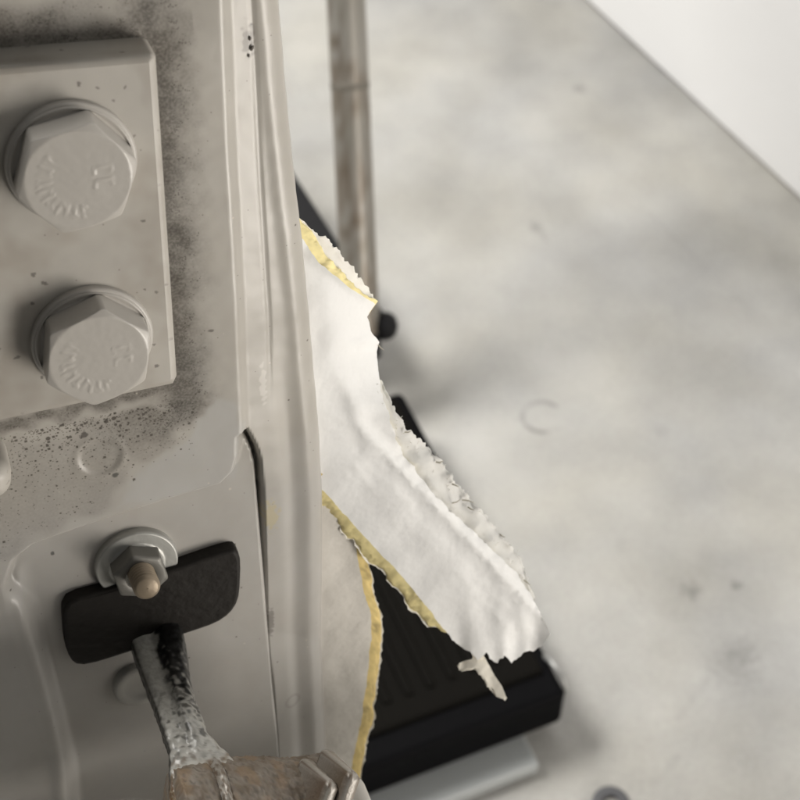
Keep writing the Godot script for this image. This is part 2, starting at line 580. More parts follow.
func door_grime(area: Rect2) -> ImageTexture:
	# paint with road grime: gritty black dirt along the plate's edges, speckles, a wiped patch, sealer stains
	var w := 660
	var h := 1600
	var plate_r := on_door2([[148, 20], [157, 50], [178, 385], [182, 400]])
	var plate_b := on_door2([[190, 384], [100, 402], [0, 425], [-120, 450]])
	var plate_t := on_door2([[-120, 40], [60, 36], [160, 34]])
	var wiped := on_door2([[196, 425], [182, 445], [150, 462], [132, 480], [118, 506], [240, 488], [246, 440], [236, 400], [215, 400]])
	var specky := on_door2([[-80, 420], [0, 432], [100, 412], [190, 385], [205, 420], [185, 445], [140, 470], [120, 510], [20, 560], [-80, 580]])
	var stains := [[276, 528, 0.0016, 0.0040, Color(0.42, 0.36, 0.20), 0.55], [281, 648, 0.0008, 0.0042, Color(0.12, 0.11, 0.10), 0.65], [266, 390, 0.0006, 0.0045, Color(0.6, 0.58, 0.54), 0.5], [251, 44, 0.0010, 0.0026, Color(0.08, 0.07, 0.06), 0.6], [155, 285, 0.0006, 0.0005, Color(0.06, 0.05, 0.045), 0.8], [211, 330, 0.0005, 0.0003, Color(0.06, 0.05, 0.045), 0.7], [84, 435, 0.0007, 0.0006, Color(0.06, 0.05, 0.045), 0.8], [115, 474, 0.0005, 0.0005, Color(0.05, 0.05, 0.045), 0.8], [55, 565, 0.0004, 0.0004, Color(0.05, 0.05, 0.045), 0.8]]
	for s in stains:
		s.append(on_door2([[s[0], s[1]]])[0])
	var ring := on_door2([[301, 722, -3]])[0]
	var data := PackedByteArray()
	data.resize(w * h * 3)
	for j in h:
		var y := area.end.y - area.size.y * (j + 0.5) / h
		for i in w:
			var x := area.position.x + area.size.x * (i + 0.5) / w
			var p := Vector2(x, y)
			var c := Color(0.394, 0.375, 0.340)
			var tone := 1.0 + 0.05 * n2(x, y, 45.0) + 0.03 * n2(x, y, 160.0)
			c = Color(c.r * tone, c.g * tone, c.b * tone)
			if y < -0.02:   # slightly greyer tone towards the lower part
				c = c.lerp(Color(0.375, 0.362, 0.340), smoothstep(-0.055, -0.075, y + 0.004 * n2(x, y, 90.0)))
			var dirt := 0.0
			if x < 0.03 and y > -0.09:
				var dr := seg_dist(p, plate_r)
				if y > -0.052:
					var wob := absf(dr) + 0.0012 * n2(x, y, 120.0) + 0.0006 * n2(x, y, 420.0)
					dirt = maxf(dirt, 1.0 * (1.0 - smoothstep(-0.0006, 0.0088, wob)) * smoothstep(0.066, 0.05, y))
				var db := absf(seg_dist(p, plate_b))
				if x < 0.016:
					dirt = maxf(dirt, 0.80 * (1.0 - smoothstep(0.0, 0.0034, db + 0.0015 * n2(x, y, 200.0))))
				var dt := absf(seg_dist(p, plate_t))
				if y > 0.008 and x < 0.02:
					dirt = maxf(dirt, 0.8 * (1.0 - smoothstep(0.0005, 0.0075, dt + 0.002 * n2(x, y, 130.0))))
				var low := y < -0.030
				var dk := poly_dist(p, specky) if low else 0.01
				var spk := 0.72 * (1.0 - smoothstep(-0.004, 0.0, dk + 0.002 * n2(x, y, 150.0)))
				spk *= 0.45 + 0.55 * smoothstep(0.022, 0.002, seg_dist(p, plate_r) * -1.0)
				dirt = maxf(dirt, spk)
				var dw := poly_dist(p, wiped) if low and x > -0.004 else 0.01
				if dw < 0.001:
					var k := 1.0 - smoothstep(-0.0012, 0.001, dw + 0.0008 * n2(x, y, 300.0))
					dirt *= 1.0 - k
					c = c.lerp(Color(0.40, 0.395, 0.38), 0.8 * k)
			# grit: clotted where the dirt is thick, single specks elsewhere
			var g := 0.5 + 0.5 * (0.3 * n2(x, y, 900.0) + 0.6 * n2(x + 9.0, y, 2400.0) + 0.3 * n2(x, y + 5.0, 380.0))
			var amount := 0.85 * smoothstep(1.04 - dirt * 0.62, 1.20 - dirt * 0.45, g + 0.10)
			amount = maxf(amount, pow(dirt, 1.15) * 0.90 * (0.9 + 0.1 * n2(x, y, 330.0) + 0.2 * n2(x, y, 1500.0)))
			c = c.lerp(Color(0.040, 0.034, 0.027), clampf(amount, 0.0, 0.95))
			var film := clampf(0.5 + 0.9 * fbm2(x, y + 2.0, 60.0, 3), 0.0, 1.0) * 0.13
			c = c.lerp(Color(0.20, 0.165, 0.125), film)
			for s in stains:
				var q: Vector2 = (p - (s[6] as Vector2)) / Vector2(s[2], s[3])
				var d := q.length() + 0.5 * n2(x, y, 700.0)
				if d < 1.2:
					c = c.lerp(s[4], s[5] * (1.0 - smoothstep(0.7, 1.2, d)))
			var rr := absf((p - ring).length() - 0.0016)
			if rr < 0.0005:
				c = c.lerp(Color(0.2, 0.185, 0.16), 0.5 * (1.0 - rr / 0.0005))
			c = c.linear_to_srgb()
			var o := (j * w + i) * 3
			data[o] = clampi(int(c.r * 255.0), 0, 255)
			data[o + 1] = clampi(int(c.g * 255.0), 0, 255)
			data[o + 2] = clampi(int(c.b * 255.0), 0, 255)
	# single specks of grit
	var img := Image.create_from_data(w, h, false, Image.FORMAT_RGB8, data)
	for k in 260:
		var px := rng.randf_range(-70, 330)
		var py := rng.randf_range(-30, 800)
		var q := on_door(px, py)
		var ix := int((q.x - area.position.x) / area.size.x * w)
		var iy := int((area.end.y - q.y) / area.size.y * h)
		var s := 1 + int(rng.randf() * rng.randf() * rng.randf() * 3.5)
		var tone := Color(0.22, 0.2, 0.18) if rng.randf() < 0.8 else Color(0.78, 0.75, 0.7)
		for dx in s:
			for dy in s:
				if ix + dx < w and iy + dy < h and ix >= 0 and iy >= 0:
					img.set_pixel(ix + dx, iy + dy, tone.lerp(img.get_pixel(ix + dx, iy + dy), 0.35))
	for k in 900:
		var u := rng.randf()
		var q := on_door(200.0 - 205.0 * pow(u, 0.8), 400.0 + 40.0 * u + rng.randf() * rng.randf() * (60.0 + 70.0 * u))
		var ix := int((q.x - area.position.x) / area.size.x * w)
		var iy := int((area.end.y - q.y) / area.size.y * h)
		var s := 1 + int(rng.randf() * rng.randf() * rng.randf() * 4.5)
		var tone := Color(0.22, 0.2, 0.175)
		for dx in s:
			for dy in s:
				var keep := s < 3 or Vector2(dx - (s - 1) * 0.5, dy - (s - 1) * 0.5).length() < s * 0.55
				if keep and ix + dx < w and iy + dy < h and ix >= 0 and iy >= 0:
					img.set_pixel(ix + dx, iy + dy, tone.lerp(img.get_pixel(ix + dx, iy + dy), 0.3))
	return ImageTexture.create_from_image(img)

func plate_paint(_pc: PackedVector2Array) -> StandardMaterial3D:
	var n := 512
	var data := PackedByteArray()
	data.resize(n * n * 3)
	for j in n:
		for i in n:
			var x := 0.10 * i / n
			var y := 0.10 * j / n
			var t := 1.0 + 0.06 * n2(x, y, 50.0) + 0.03 * n2(x, y, 210.0)
			var c := Color(0.388 * t, 0.368 * t, 0.333 * t)
			c = c.lerp(Color(0.19, 0.155, 0.115), clampf(0.1 + 0.5 * fbm2(x + 4.0, y, 75.0, 3), 0.0, 0.36))
			if n2(x + 1.0, y, 540.0) + 0.2 * n2(x, y + 3.0, 110.0) > 0.90:
				c = c.lerp(Color(0.05, 0.042, 0.035), 0.65)
			c = c.linear_to_srgb()
			var o := (j * n + i) * 3
			data[o] = int(clampf(c.r, 0, 1) * 255.0)
			data[o + 1] = int(clampf(c.g, 0, 1) * 255.0)
			data[o + 2] = int(clampf(c.b, 0, 1) * 255.0)
	var m := mat(Color.WHITE, 0.45)
	m.albedo_texture = ImageTexture.create_from_image(Image.create_from_data(n, n, false, Image.FORMAT_RGB8, data))
	m.uv1_triplanar = true
	m.uv1_scale = Vector3.ONE * 10.0
	m.uv1_offset = Vector3.ONE * 0.5
	return m

func stroke(p: Vector2, a: Vector2, b: Vector2, w: float) -> float:
	var ab := b - a
	var d := p.distance_to(a + ab * clampf((p - a).dot(ab) / ab.length_squared(), 0.0, 1.0))
	return 1.0 - smoothstep(w * 0.5, w, d)

func bolt_head(turn: float, kind: int) -> ArrayMesh:
	# six-sided head with a chamfered, stamped face
	var flat := 0.0078
	var top := 0.0068
	var seg := 192
	var v := PackedVector3Array()
	var rings := 0
	var marks: Array = []
	for k in 11:     # worn stamped characters round the rim
		var a := PI * 0.72 + k * 0.235 + 0.1 * kind
		var d := Vector2(cos(a), sin(a))
		var s := Vector2(-d.y, d.x)
		marks.append([d * 0.0042, d * 0.0060])
		if k % 3 == 0:
			marks.append([d * 0.0058 - s * 0.0004, d * 0.0058 + s * 0.0005])
		elif k % 3 == 1:
			marks.append([d * 0.0044, d * 0.0044 + s * 0.0006])
	var m := Vector2(0.0036, 0.0004)
	for l in [[Vector2(-0.0012, 0.0013), Vector2(0.0012, 0.0013)], [Vector2(-0.0012, 0.0013), Vector2(-0.0012, 0.0003)], [Vector2(-0.001, -0.0009), Vector2(0.0013, -0.0008)], [Vector2(0.0013, 0.0013), Vector2(0.0013, 0.0005)], [Vector2(-0.0011, -0.0009), Vector2(-0.0013, -0.0019)], [Vector2(0.0013, -0.0008), Vector2(0.0013, -0.0017)]]:
		marks.append([m + l[0], m + l[1]])
	var hexr := func(a: float) -> float:
		var t := fposmod(a - turn + PI / 6, PI / 3) - PI / 6    # corners at turn + k * 60 degrees
		var r1 := flat / cos(PI / 6 - absf(t))
		return minf(r1, flat * 1.135 - 0.0)
	for k in 36:
		var u := (k + 0.02) / 35.0
		rings += 1
		for i in seg:
			var a := TAU * i / seg
			var r: float = minf(u, 1.0) * hexr.call(a)
			var p := Vector2(cos(a), sin(a)) * r
			var z := top - 0.5 * maxf(0.0, r - flat * 1.0) - 0.00012 * smoothstep(0.0, flat, r)
			var s := 0.0
			for l in marks:
				if p.distance_squared_to((l[0] + l[1]) * 0.5) < 0.0000045:
					s = maxf(s, stroke(p, l[0], l[1], 0.00038))
			z += 0.00009 * s * (0.6 + 0.5 * n2(p.x + kind, p.y, 500.0)) + 0.000012 * n2(p.x + kind, p.y, 600.0)
			v.append(Vector3(p.x, p.y, z))
	for q in [[1.010, 0.00022], [1.014, 0.0006], [1.014, 0.0012], [1.014, 0.0038], [1.014, 0.0053], [1.03, 0.00545], [1.06, 0.0056]]:
		rings += 1
		for i in seg:
			var a := TAU * i / seg
			var r: float = hexr.call(a)
			var zt: float = top - 0.5 * maxf(0.0, r - flat * 1.0)
			v.append(Vector3(cos(a) * r * q[0], sin(a) * r * q[0], minf(zt - 0.0002, top - q[1]) if q[1] > 0.002 else zt - q[1]))
	for q in [[0.0089, 0.00165], [0.0092, 0.0015], [0.0093, 0.0012], [0.0093, 0.0]]:
		rings += 1
		for i in seg:
			var a := TAU * i / seg
			v.append(Vector3(cos(a) * q[0], sin(a) * q[0], q[1]))
	return patch(v, seg, rings, true, true)

func flange_nut(door: Node3D, c: Vector3, r: float, stud_len: float, ring_m: Material, hex_m: Material, stud_m: Material, stud_dir: Vector3) -> void:
	var nut := part("flange_nut", lathe([[0.0001, 0.0016], [r * 0.62, 0.0016], [r * 0.66, 0.0015], [r * 0.70, 0.0013], [r * 0.94, 0.0015], [r * 0.985, 0.0013], [r, 0.0008], [r, -0.0006]], 80), ring_m, door)
	nut.position = c
	var v := PackedVector3Array()
	var rings := 0
	for q in [[1.0, 0.0006], [1.0, 0.0042], [0.985, 0.0047], [0.90, 0.0050], [0.62, 0.0050], [0.58, 0.0044], [0.56, 0.002]]:
		rings += 1
		for i in 96:
			var a := TAU * i / 96
			var t := fposmod(a + 0.35, PI / 3) - PI / 6
			var hr: float = r * 0.60 * minf(1.0 / cos(t), 1.13)
			var rr: float = hr * q[0] if q[0] > 0.95 else r * 0.60 * q[0] * 1.02
			v.append(Vector3(cos(a) * rr, sin(a) * rr, q[1]))
	part("nut_hexagon", patch(v, 96, rings, true, false), hex_m, nut)
	var prof := []
	var rad := r * 0.32
	var nn := 130
	for k in nn:
		var z := 0.001 + (stud_len - 0.0014) * k / nn
		prof.append([rad * (1.0 - 0.17 * (0.5 + 0.5 * sin(TAU * z / 0.001))), z])
	prof.append([rad * 0.86, stud_len - 0.0003])
	prof.append([rad * 0.74, stud_len])
	prof.append([0.0001, stud_len + 0.0001])
	var axis := stud_dir.normalized()
	part("stud", lathe(prof, 48, Vector3.ZERO, axis), stud_m, nut)

# ------------------------------------------------------------------ door check arm
func check_arm() -> void:
	var arm := thing("door_check_arm", "greasy grey metal door check arm with rusty pivot end reaching out of the black opening", "check arm", Transform3D(Basis(door_u, door_v, door_n), door_o))
	var path := smooth_line([[155, 610, -9], [156, 634, -3.5], [164, 668, 6], [173, 702, 15], [185, 737, 25], [201, 775, 34], [215, 810, 41]], 26)
	var v := PackedVector3Array()
	var col := PackedColorArray()
	var seg := 120
	for k in path.size():
		var t := float(k) / (path.size() - 1)
		var c := on_door(path[k][0], path[k][1], path[k][2] * MM)
		var nxt := on_door(path[mini(k + 1, path.size() - 1)][0], path[mini(k + 1, path.size() - 1)][1], path[mini(k + 1, path.size() - 1)][2] * MM)
		var prv := on_door(path[maxi(k - 1, 0)][0], path[maxi(k - 1, 0)][1], path[maxi(k - 1, 0)][2] * MM)
		var d := (nxt - prv).normalized()
		var sx := (Vector3.RIGHT - d * d.x).normalized()
		var sy := d.cross(sx)
		var hw := lerpf(0.0053, 0.0037, smoothstep(0.15, 0.6, t)) + 0.0030 * smoothstep(0.68, 0.9, t)
		var ht := 0.0032
		for i in seg:
			var e := 8.0 * i / seg
			var x := clampf(absf(fposmod(e + 1.0, 8.0) - 4.0) - 2.0, -1.0, 1.0)
			var y := clampf(absf(fposmod(e - 1.0, 8.0) - 4.0) - 2.0, -1.0, 1.0)
			y = -y
			var cut := pow(pow(absf(x), 4.0) + pow(absf(y), 4.0), -1.0 / 4.0)
			x *= cut
			y *= cut
			# a flat strip on the left, a rounded greasy bead on the right
			var bead := smoothstep(-0.25, 0.25, x) * (1.0 - 0.55 * pow(x, 6.0))
			var q := c + sx * x * hw + sy * (y * ht + (0.0016 * bead * (1.0 - smoothstep(0.6, 0.85, t)) if y > 0.0 else 0.0))
			var rough := smoothstep(0.42, 0.6, t)
			q += (sx * x + sy * y) * (n3(q, 500.0) * 0.00012 + n3(q, 900.0) * 0.0001 * rough + n3(q, 420.0) * 0.0002 * rough)
			v.append(q)
			var m := n3(q, 520.0)
			var f := n3(q, 1700.0)
			var grease := smoothstep(-0.12, 0.12, x + 0.25 * m + 0.1) * (1.0 - smoothstep(0.44, 0.66, t + 0.22 * m))
			var cc := Color(0.26, 0.255, 0.235).lerp(Color(0.34, 0.33, 0.30), clampf(0.5 + f, 0, 1))
			cc = cc.lerp(Color(0.40, 0.39, 0.36), rough * clampf(0.4 + 0.9 * n3(q, 700.0), 0.0, 1.0))
			cc = cc.lerp(Color(0.03, 0.027, 0.023), rough * 0.8 * smoothstep(0.25, 0.55, m + 0.3 * n3(q, 900.0)) * (1.0 - smoothstep(0.72, 0.85, t)))
			cc = cc.lerp(Color(0.006, 0.006, 0.006), grease)
			cc = cc.lerp(Color(0.035, 0.032, 0.028), smoothstep(-0.88, -0.97, x))
			var rust := smoothstep(0.80, 0.90, t + 0.08 * m)
			cc = cc.lerp(Color(0.10, 0.058, 0.030).lerp(Color(0.20, 0.16, 0.11), clampf(0.4 + f, 0, 1)), rust)
			col.append(cc)
	var am := bump(painted(0.36, 0.0), 0.06, 0.4, 50.0, 21)
	part("arm_bar", patch(v, seg, path.size(), true, false, PackedVector2Array(), col), am, arm)
	# pivot barrel across the end of the arm
	var a0 := on_door(176, 826, 0.040)
	var a1 := on_door(326, 806, 0.040)
	var ax := (a1 - a0).normalized()
	var ln := a0.distance_to(a1)
	var rust_col := func(q: Vector3) -> Color:
		var m := n3(q, 260.0)
		var f := n3(q, 1300.0)
		var cc := Color(0.10, 0.075, 0.052).lerp(Color(0.21, 0.185, 0.155), clampf(0.45 + 0.6 * m + 0.5 * f, 0, 1))
		cc = cc.lerp(Color(0.19, 0.125, 0.07), 0.5 * smoothstep(0.1, 0.5, n3(q + Vector3.ONE, 190.0)))
		return cc.lerp(Color(0.05, 0.038, 0.028), 0.7 * smoothstep(0.2, 0.8, f + 0.4 * m))
	var bare_col := func(q: Vector3) -> Color:
		var f := n3(q, 1200.0)
		return Color(0.28, 0.262, 0.232).lerp(Color(0.11, 0.08, 0.055), clampf(0.35 + 1.1 * f + 0.5 * n3(q, 420.0), 0, 1))
	var rm := bump(painted(0.7), 0.06, 1.5, 50.0, 22)
	var bmm := bump(painted(0.42, 0.2), 0.06, 1.2, 50.0, 23)
	var prof := [[0.0001, -0.0006], [0.008, -0.0005], [0.0092, 0.0]]
	for k in 70:
		var s := k / 69.0
		var r := 0.0098 + 0.0008 * smoothstep(0.0, 0.12, s) - 0.0012 * smoothstep(0.45, 0.8, s) - 0.0009 * exp(-pow((s - 0.24) / 0.03, 2.0))
		prof.append([r, s * ln])
	prof.append([0.0001, ln])
	var barrel := part("pivot_barrel", lathe(prof, 110, a0, ax, rust_col, 0.0004), rm, arm)
	var ringp := []
	for k in 16:
		var s := k / 15.0
		ringp.append([0.0100 + 0.0012 * sin(PI * s), ln * (0.22 + 0.08 * s)])
	part("collar", lathe(ringp, 110, a0, ax, bare_col, 0.0003), bmm, barrel)
	# open fork at the end of the barrel: two worn plates with a slot between them
	for q in [[306, 812, 0.0030], [327, 803, 0.0032]]:
		var pl := soft_box(Vector3(q[2], 0.016, 0.011), 0.0014)
		var arr := pl.surface_get_arrays(0)
		var cv := PackedColorArray()
		var pv: PackedVector3Array = arr[Mesh.ARRAY_VERTEX]
		for k in pv.size():
			cv.append(bare_col.call(pv[k] + a0))
			pv[k] += Vector3(n3(pv[k] + a0, 350.0), n3(pv[k], 300.0), n3(pv[k] - a0, 320.0)) * 0.0005
		arr[Mesh.ARRAY_VERTEX] = pv
		arr[Mesh.ARRAY_COLOR] = cv
		var am2 := ArrayMesh.new()
		am2.add_surface_from_arrays(Mesh.PRIMITIVE_TRIANGLES, arr)
		var tine := part("fork_plate", am2, bmm, arm)
		tine.position = on_door(q[0], q[1], 0.045)
		tine.rotation = Vector3(-0.35, 0.25, -0.62)



func car_pillar() -> void:
	# the body pillar that the check arm is bolted to, below the picture; it shades the foot of the door
	var o := thing("car_pillar", "grey beige painted car body pillar that the rusty check arm is bolted to", "car pillar", Transform3D(Basis(door_u, door_v, door_n), door_o))
	var pm := mat(lin(0.39, 0.37, 0.335), 0.45)
	var b := part("added_pillar_panel", soft_box(Vector3(0.13, 0.30, 0.05), 0.012), pm, o)
	b.position = on_door(265, 830, 0.045) + Vector3(0.012, -0.190, 0.012)
	var br := part("check_bracket", soft_box(Vector3(0.045, 0.02, 0.03), 0.003), pm, o)
	br.position = on_door(265, 830, 0.045) + Vector3(0.0, -0.018, 0.0)

# ------------------------------------------------------------------ torn sheet
func densify(list: Array, gap_px: float, jag: float) -> PackedVector2Array:
	var out := PackedVector2Array()
	var n := list.size()
	for k in n:
		var a := Vector2(list[k][0], list[k][1])
		var b := Vector2(list[(k + 1) % n][0], list[(k + 1) % n][1])
		var amount: float = list[k][2] if list[k].size() > 2 else jag
		var m := maxi(1, int(a.distance_to(b) / gap_px))
		var side := (b - a).orthogonal().normalized()
		for i in m:
			var p := a.lerp(b, float(i) / m)
			out.append(p + side * amount * (n2(p.x, p.y, 0.055) + 0.55 * n2(p.x, p.y, 0.17)))
	return out

func sheet(parent: Node3D, called: String, outline: PackedVector2Array, depth: Callable, offset: Callable, front_m: Material, foam_m: Material, back_m: Material, cell := 5.0, foam_c := Color(0.77, 0.67, 0.34)) -> void:
	var pts := outline.duplicate()
	var lo := Vector2(1e9, 1e9)
	var hi := -lo
	for p in outline:
		lo = lo.min(p)
		hi = hi.max(p)
	var y := lo.y
	while y < hi.y:
		var x := lo.x
		while x < hi.x:
			var p := Vector2(x + rng.randf_range(-1, 1), y + rng.randf_range(-1, 1))
			if Geometry2D.is_point_in_polygon(p, outline) and -poly_dist(p, outline) > cell * 0.45:
				pts.append(p)
			x += cell
		y += cell
	var tri := Geometry2D.triangulate_delaunay(pts)
	var fv := PackedVector3Array()
	var bv := PackedVector3Array()
	for p in pts:
		fv.append(at_depth(p.x, p.y, depth.call(p)))
		var o: Vector3 = offset.call(p)
		bv.append(at_depth(p.x + o.x, p.y + o.y, depth.call(p + Vector2(o.x, o.y)) + o.z))
	var fi := PackedInt32Array()
	var bi := PackedInt32Array()
	for t in range(0, tri.size(), 3):
		var a := tri[t]
		var b := tri[t + 1]
		var c := tri[t + 2]
		if not Geometry2D.is_point_in_polygon((pts[a] + pts[b] + pts[c]) / 3.0, outline):
			continue
		if (pts[b] - pts[a]).cross(pts[c] - pts[a]) < 0.0:     # pixels run down: clockwise on the picture is > 0
			var s := b
			b = c
			c = s
		fi.append_array([a, b, c])
		bi.append_array([a, c, b])
	part(called, mesh_of(fv, fi), front_m, parent)
	part("backing_film", mesh_of(bv, bi), back_m, parent)
	var n := outline.size()
	var v := PackedVector3Array()
	var fc := PackedColorArray()
	var rows := 7
	for j in rows:
		var s := j / (rows - 1.0)
		for i in n:
			var p := fv[i].lerp(bv[i], s)
			var o: Vector3 = offset.call(outline[i])
			p += (at_depth(outline[i].x + o.x, outline[i].y + o.y, 0.3) - at_depth(outline[i].x, outline[i].y, 0.3)).normalized() * 0.00045 * (sin(PI * s) + (n3(p, 900.0) + 0.5 * n3(p, 2500.0)) * sin(PI * s))
			v.append(p)
			var tone := 1.0 + 0.12 * n3(p, 350.0) + 0.10 * n3(p, 1500.0)
			fc.append(Color(foam_c.r * tone, foam_c.g * tone, foam_c.b * tone).lerp(Color(0.16, 0.12, 0.06), 0.45 * smoothstep(0.3, 0.7, n3(p + Vector3.ONE, 240.0) + 0.35 * n3(p, 1900.0))))
	part("foam_edge", patch(v, n, rows, true, false, PackedVector2Array(), fc), foam_m, parent)
	# frayed rim of the backing film
	v = PackedVector3Array()
	for j in 2:
		for i in n:
			var o: Vector3 = offset.call(outline[i])
			var d := Vector2(o.x, o.y).normalized() * j * (1.0 + 1.6 * maxf(0.0, 0.2 + n2(outline[i].x, outline[i].y, 0.10) + 0.4 * n2(outline[i].x, outline[i].y, 0.4)))
			v.append(at_depth(outline[i].x + o.x + d.x, outline[i].y + o.y + d.y, depth.call(outline[i] + Vector2(o.x, o.y)) + o.z + 0.0003 * j * n2(outline[i].x, outline[i].y, 0.5)))
	part("frayed_rim", patch(v, n, 2, true, false), back_m, parent)

func ridge_x(p: Vector2) -> float:    # pixels to the right of the fold in the flap
	var a := Vector2(400, 466)
	var b := Vector2(530, 602)
	return -(b - a).normalized().cross(p - a)

func torn_sheet() -> void:
	var o := thing("torn_sheet", "torn white padded sheet with yellow foam core sticking out behind the car door edge", "padding sheet")
	var white := bump(mat(lin(0.80, 0.80, 0.79), 0.55, 0.0, 0.35), 0.05, 0.6, 22.0, 31)
	white.backlight_enabled = true
	white.backlight = Color(0.18, 0.18, 0.16)
	var foam := bump(painted(0.9), 0.06, 0.5, 40.0, 32)
	var fleece := bump(mat(lin(0.76, 0.74, 0.69), 0.85, 0.0, 0.25), 0.05, 0.8, 40.0, 33)
	var torn := bump(mat(lin(0.64, 0.635, 0.61), 0.8, 0.0, 0.25), 0.05, 0.7, 30.0, 35)
	var beige := bump(mat(lin(0.60, 0.575, 0.53), 0.6, 0.0, 0.35), 0.03, 1.5, 25.0, 34)
	# the flap that stands out
	var out := densify([[285, 222, 0.3], [303, 240, 0.8], [318, 262, 0.8], [345, 284, 0.8], [375, 304, 0.6], [367, 317, 0.8], [371, 331, 0.8], [379, 342, 0.5], [377, 352, 0.5], [380, 386, 1.6], [387, 412, 2.0], [397, 440, 2.2], [414, 470, 2.2], [433, 492, 2.0], [460, 520, 1.4], [492, 550, 1.2], [518, 574, 1.4], [532, 598, 1.0], [551, 634, 1.4], [541, 647, 2.4], [527, 651, 2.4], [512, 663, 2.2], [505, 656, 2.6], [497, 664, 2.6], [487, 653, 2.0], [478, 660, 1.5], [463, 647, 1.5], [452, 640, 1.2], [440, 624, 0.8], [420, 598, 0.6], [395, 569, 0.6], [368, 541, 0.6], [345, 515, 0.6], [328, 496, 0.6], [312, 478, 0.2], [285, 440, 0.2]], 2.6, 1.0)
	var depth := func(p: Vector2) -> float:
		var d := 0.2665 + 0.000105 * (p.y - 240.0) + 0.00008 * (p.x - 320.0)
		var lip := absf((p - Vector2(310, 252)).cross(Vector2(65, 52).normalized()))
		d -= 0.0011 * exp(-pow(lip / 5.0, 2.0)) * (1.0 - smoothstep(300.0, 320.0, p.y))
		var r := ridge_x(p)
		var k := smoothstep(400.0, 470.0, p.y)
		d += k * (0.00013 * maxf(0.0, r) * (1.0 + 0.5 * n2(p.x, p.y, 0.04)) - 0.0006 * exp(-pow((r + 2.0) / 4.0, 2.0)) + 0.00000045 * minf(r, 0.0) * minf(r, 0.0))
		d += (1.0 - smoothstep(340.0, 420.0, p.y)) * 0.000003 * pow(maxf(0.0, p.x - 325.0), 2.0)
		d -= 0.0012 * exp(-pow((p.y - 346.0 + 0.15 * (p.x - 340.0)) / 5.0, 2.0)) * smoothstep(335.0, 372.0, p.x)      # a puckered crease
		d -= 0.0007 * exp(-pow((p.x - 352.0 - 0.4 * (p.y - 400.0)) / 9.0, 2.0)) * smoothstep(360.0, 400.0, p.y) * (1.0 - smoothstep(430.0, 480.0, p.y))
		d += 0.0011 * smoothstep(585.0, 660.0, p.y + 0.2 * (p.x - 480.0)) * n2(p.x * 0.8, p.y * 0.3, 0.05)
		d += 0.0004 * n2(p.x, p.y, 0.02) + 0.00006 * n2(p.x, p.y, 0.12)
		if r > -14.0:
			d += k * 0.0003 * n2(p.x, p.y, 0.16) * smoothstep(-14.0, 0.0, r)
		# long shallow creases that run with the flap
		var u := ridge_x(p)
		d -= k * 0.0002 * exp(-pow((u + 34.0 + 3.0 * n2(p.x, p.y, 0.02)) / 3.0, 2.0)) * (0.5 + n2(p.x, p.y, 0.015))
		d += k * 0.00018 * exp(-pow((u + 16.0 + 4.0 * n2(p.x, p.y, 0.03)) / 2.5, 2.0))
		return d
	var off := func(p: Vector2) -> Vector3:
		var top := (1.0 - smoothstep(255.0, 300.0, p.y - 0.35 * (p.x - 330.0))) * (1.0 - 0.8 * smoothstep(335.0, 366.0, p.x))
		var low := smoothstep(430.0, 490.0, p.y)
		var end := smoothstep(612.0, 632.0, p.y)
		var w := Vector2(8, -9) * top + Vector2(-7.5, 10.0) * low * (1.0 - end) * smoothstep(-20.0, -45.0, ridge_x(p)) * (1.0 + 0.35 * n2(p.x, p.y, 0.03) + 0.15 * n2(p.x, p.y, 0.12))
		return Vector3(w.x, w.y, lerpf(0.0016, 0.0004, smoothstep(-30.0, -8.0, ridge_x(p)) * low) + 0.0006 * top)
	sheet(o, "flap", out, depth, off, white, foam, fleece, 4.0)
	# the split layer of fleece that shows beyond the fold
	var outb := densify([[366, 372, 0.2], [381, 384, 1.5], [391, 409, 2.0], [404, 430, 2.4], [424, 448, 2.4], [442, 465, 2.4], [452, 484, 2.0], [470, 502, 1.6], [492, 527, 0.7], [518, 558, 0.9], [525, 578, 1.2], [533, 602, 1.0], [515, 596, 0.2], [470, 552, 0.2], [420, 502, 0.2], [385, 452, 0.2]], 2.4, 1.0)
	var depthb := func(p: Vector2) -> float:
		var q := maxf(0.0, ridge_x(p))
		return depth.call(p) + 0.0007 + 0.0010 * exp(-pow((q - 4.0) / 3.5, 2.0)) + 0.00016 * n2((p.x + p.y) * 0.25, (p.x - p.y) * 1.2, 0.10)
	var offb := func(_p: Vector2) -> Vector3:
		return Vector3(0.3, -0.3, 0.0003)
	sheet(o, "split_layer", outb, depthb, offb, torn, torn, torn, 4.0)
	# what is left of the sheet below
	var out2 := densify([[300, 455, 0.2], [322, 486, 0.4], [340, 512, 0.5], [354, 538, 0.5], [358, 560, 0.6], [364, 590, 0.8], [371, 615, 0.8], [371, 640, 0.8], [367, 680, 0.8], [361, 720, 0.8], [352, 765, 0.8], [343, 812, 0.8], [336, 860, 0.4], [290, 860, 0.1]], 3.0, 0.6)
	var depth2 := func(p: Vector2) -> float:
		return 0.2985 + 0.00019 * (p.y - 500.0) + 0.00006 * (p.x - 340.0) + 0.0005 * n2(p.x, p.y, 0.03)
	var off2 := func(p: Vector2) -> Vector3:
		return Vector3(10.0 + 1.5 * n2(p.x, p.y, 0.04), 1.0, 0.0012)
	sheet(o, "lower_sheet", out2, depth2, off2, beige, foam, fleece, 7.0, Color(0.60, 0.47, 0.20))
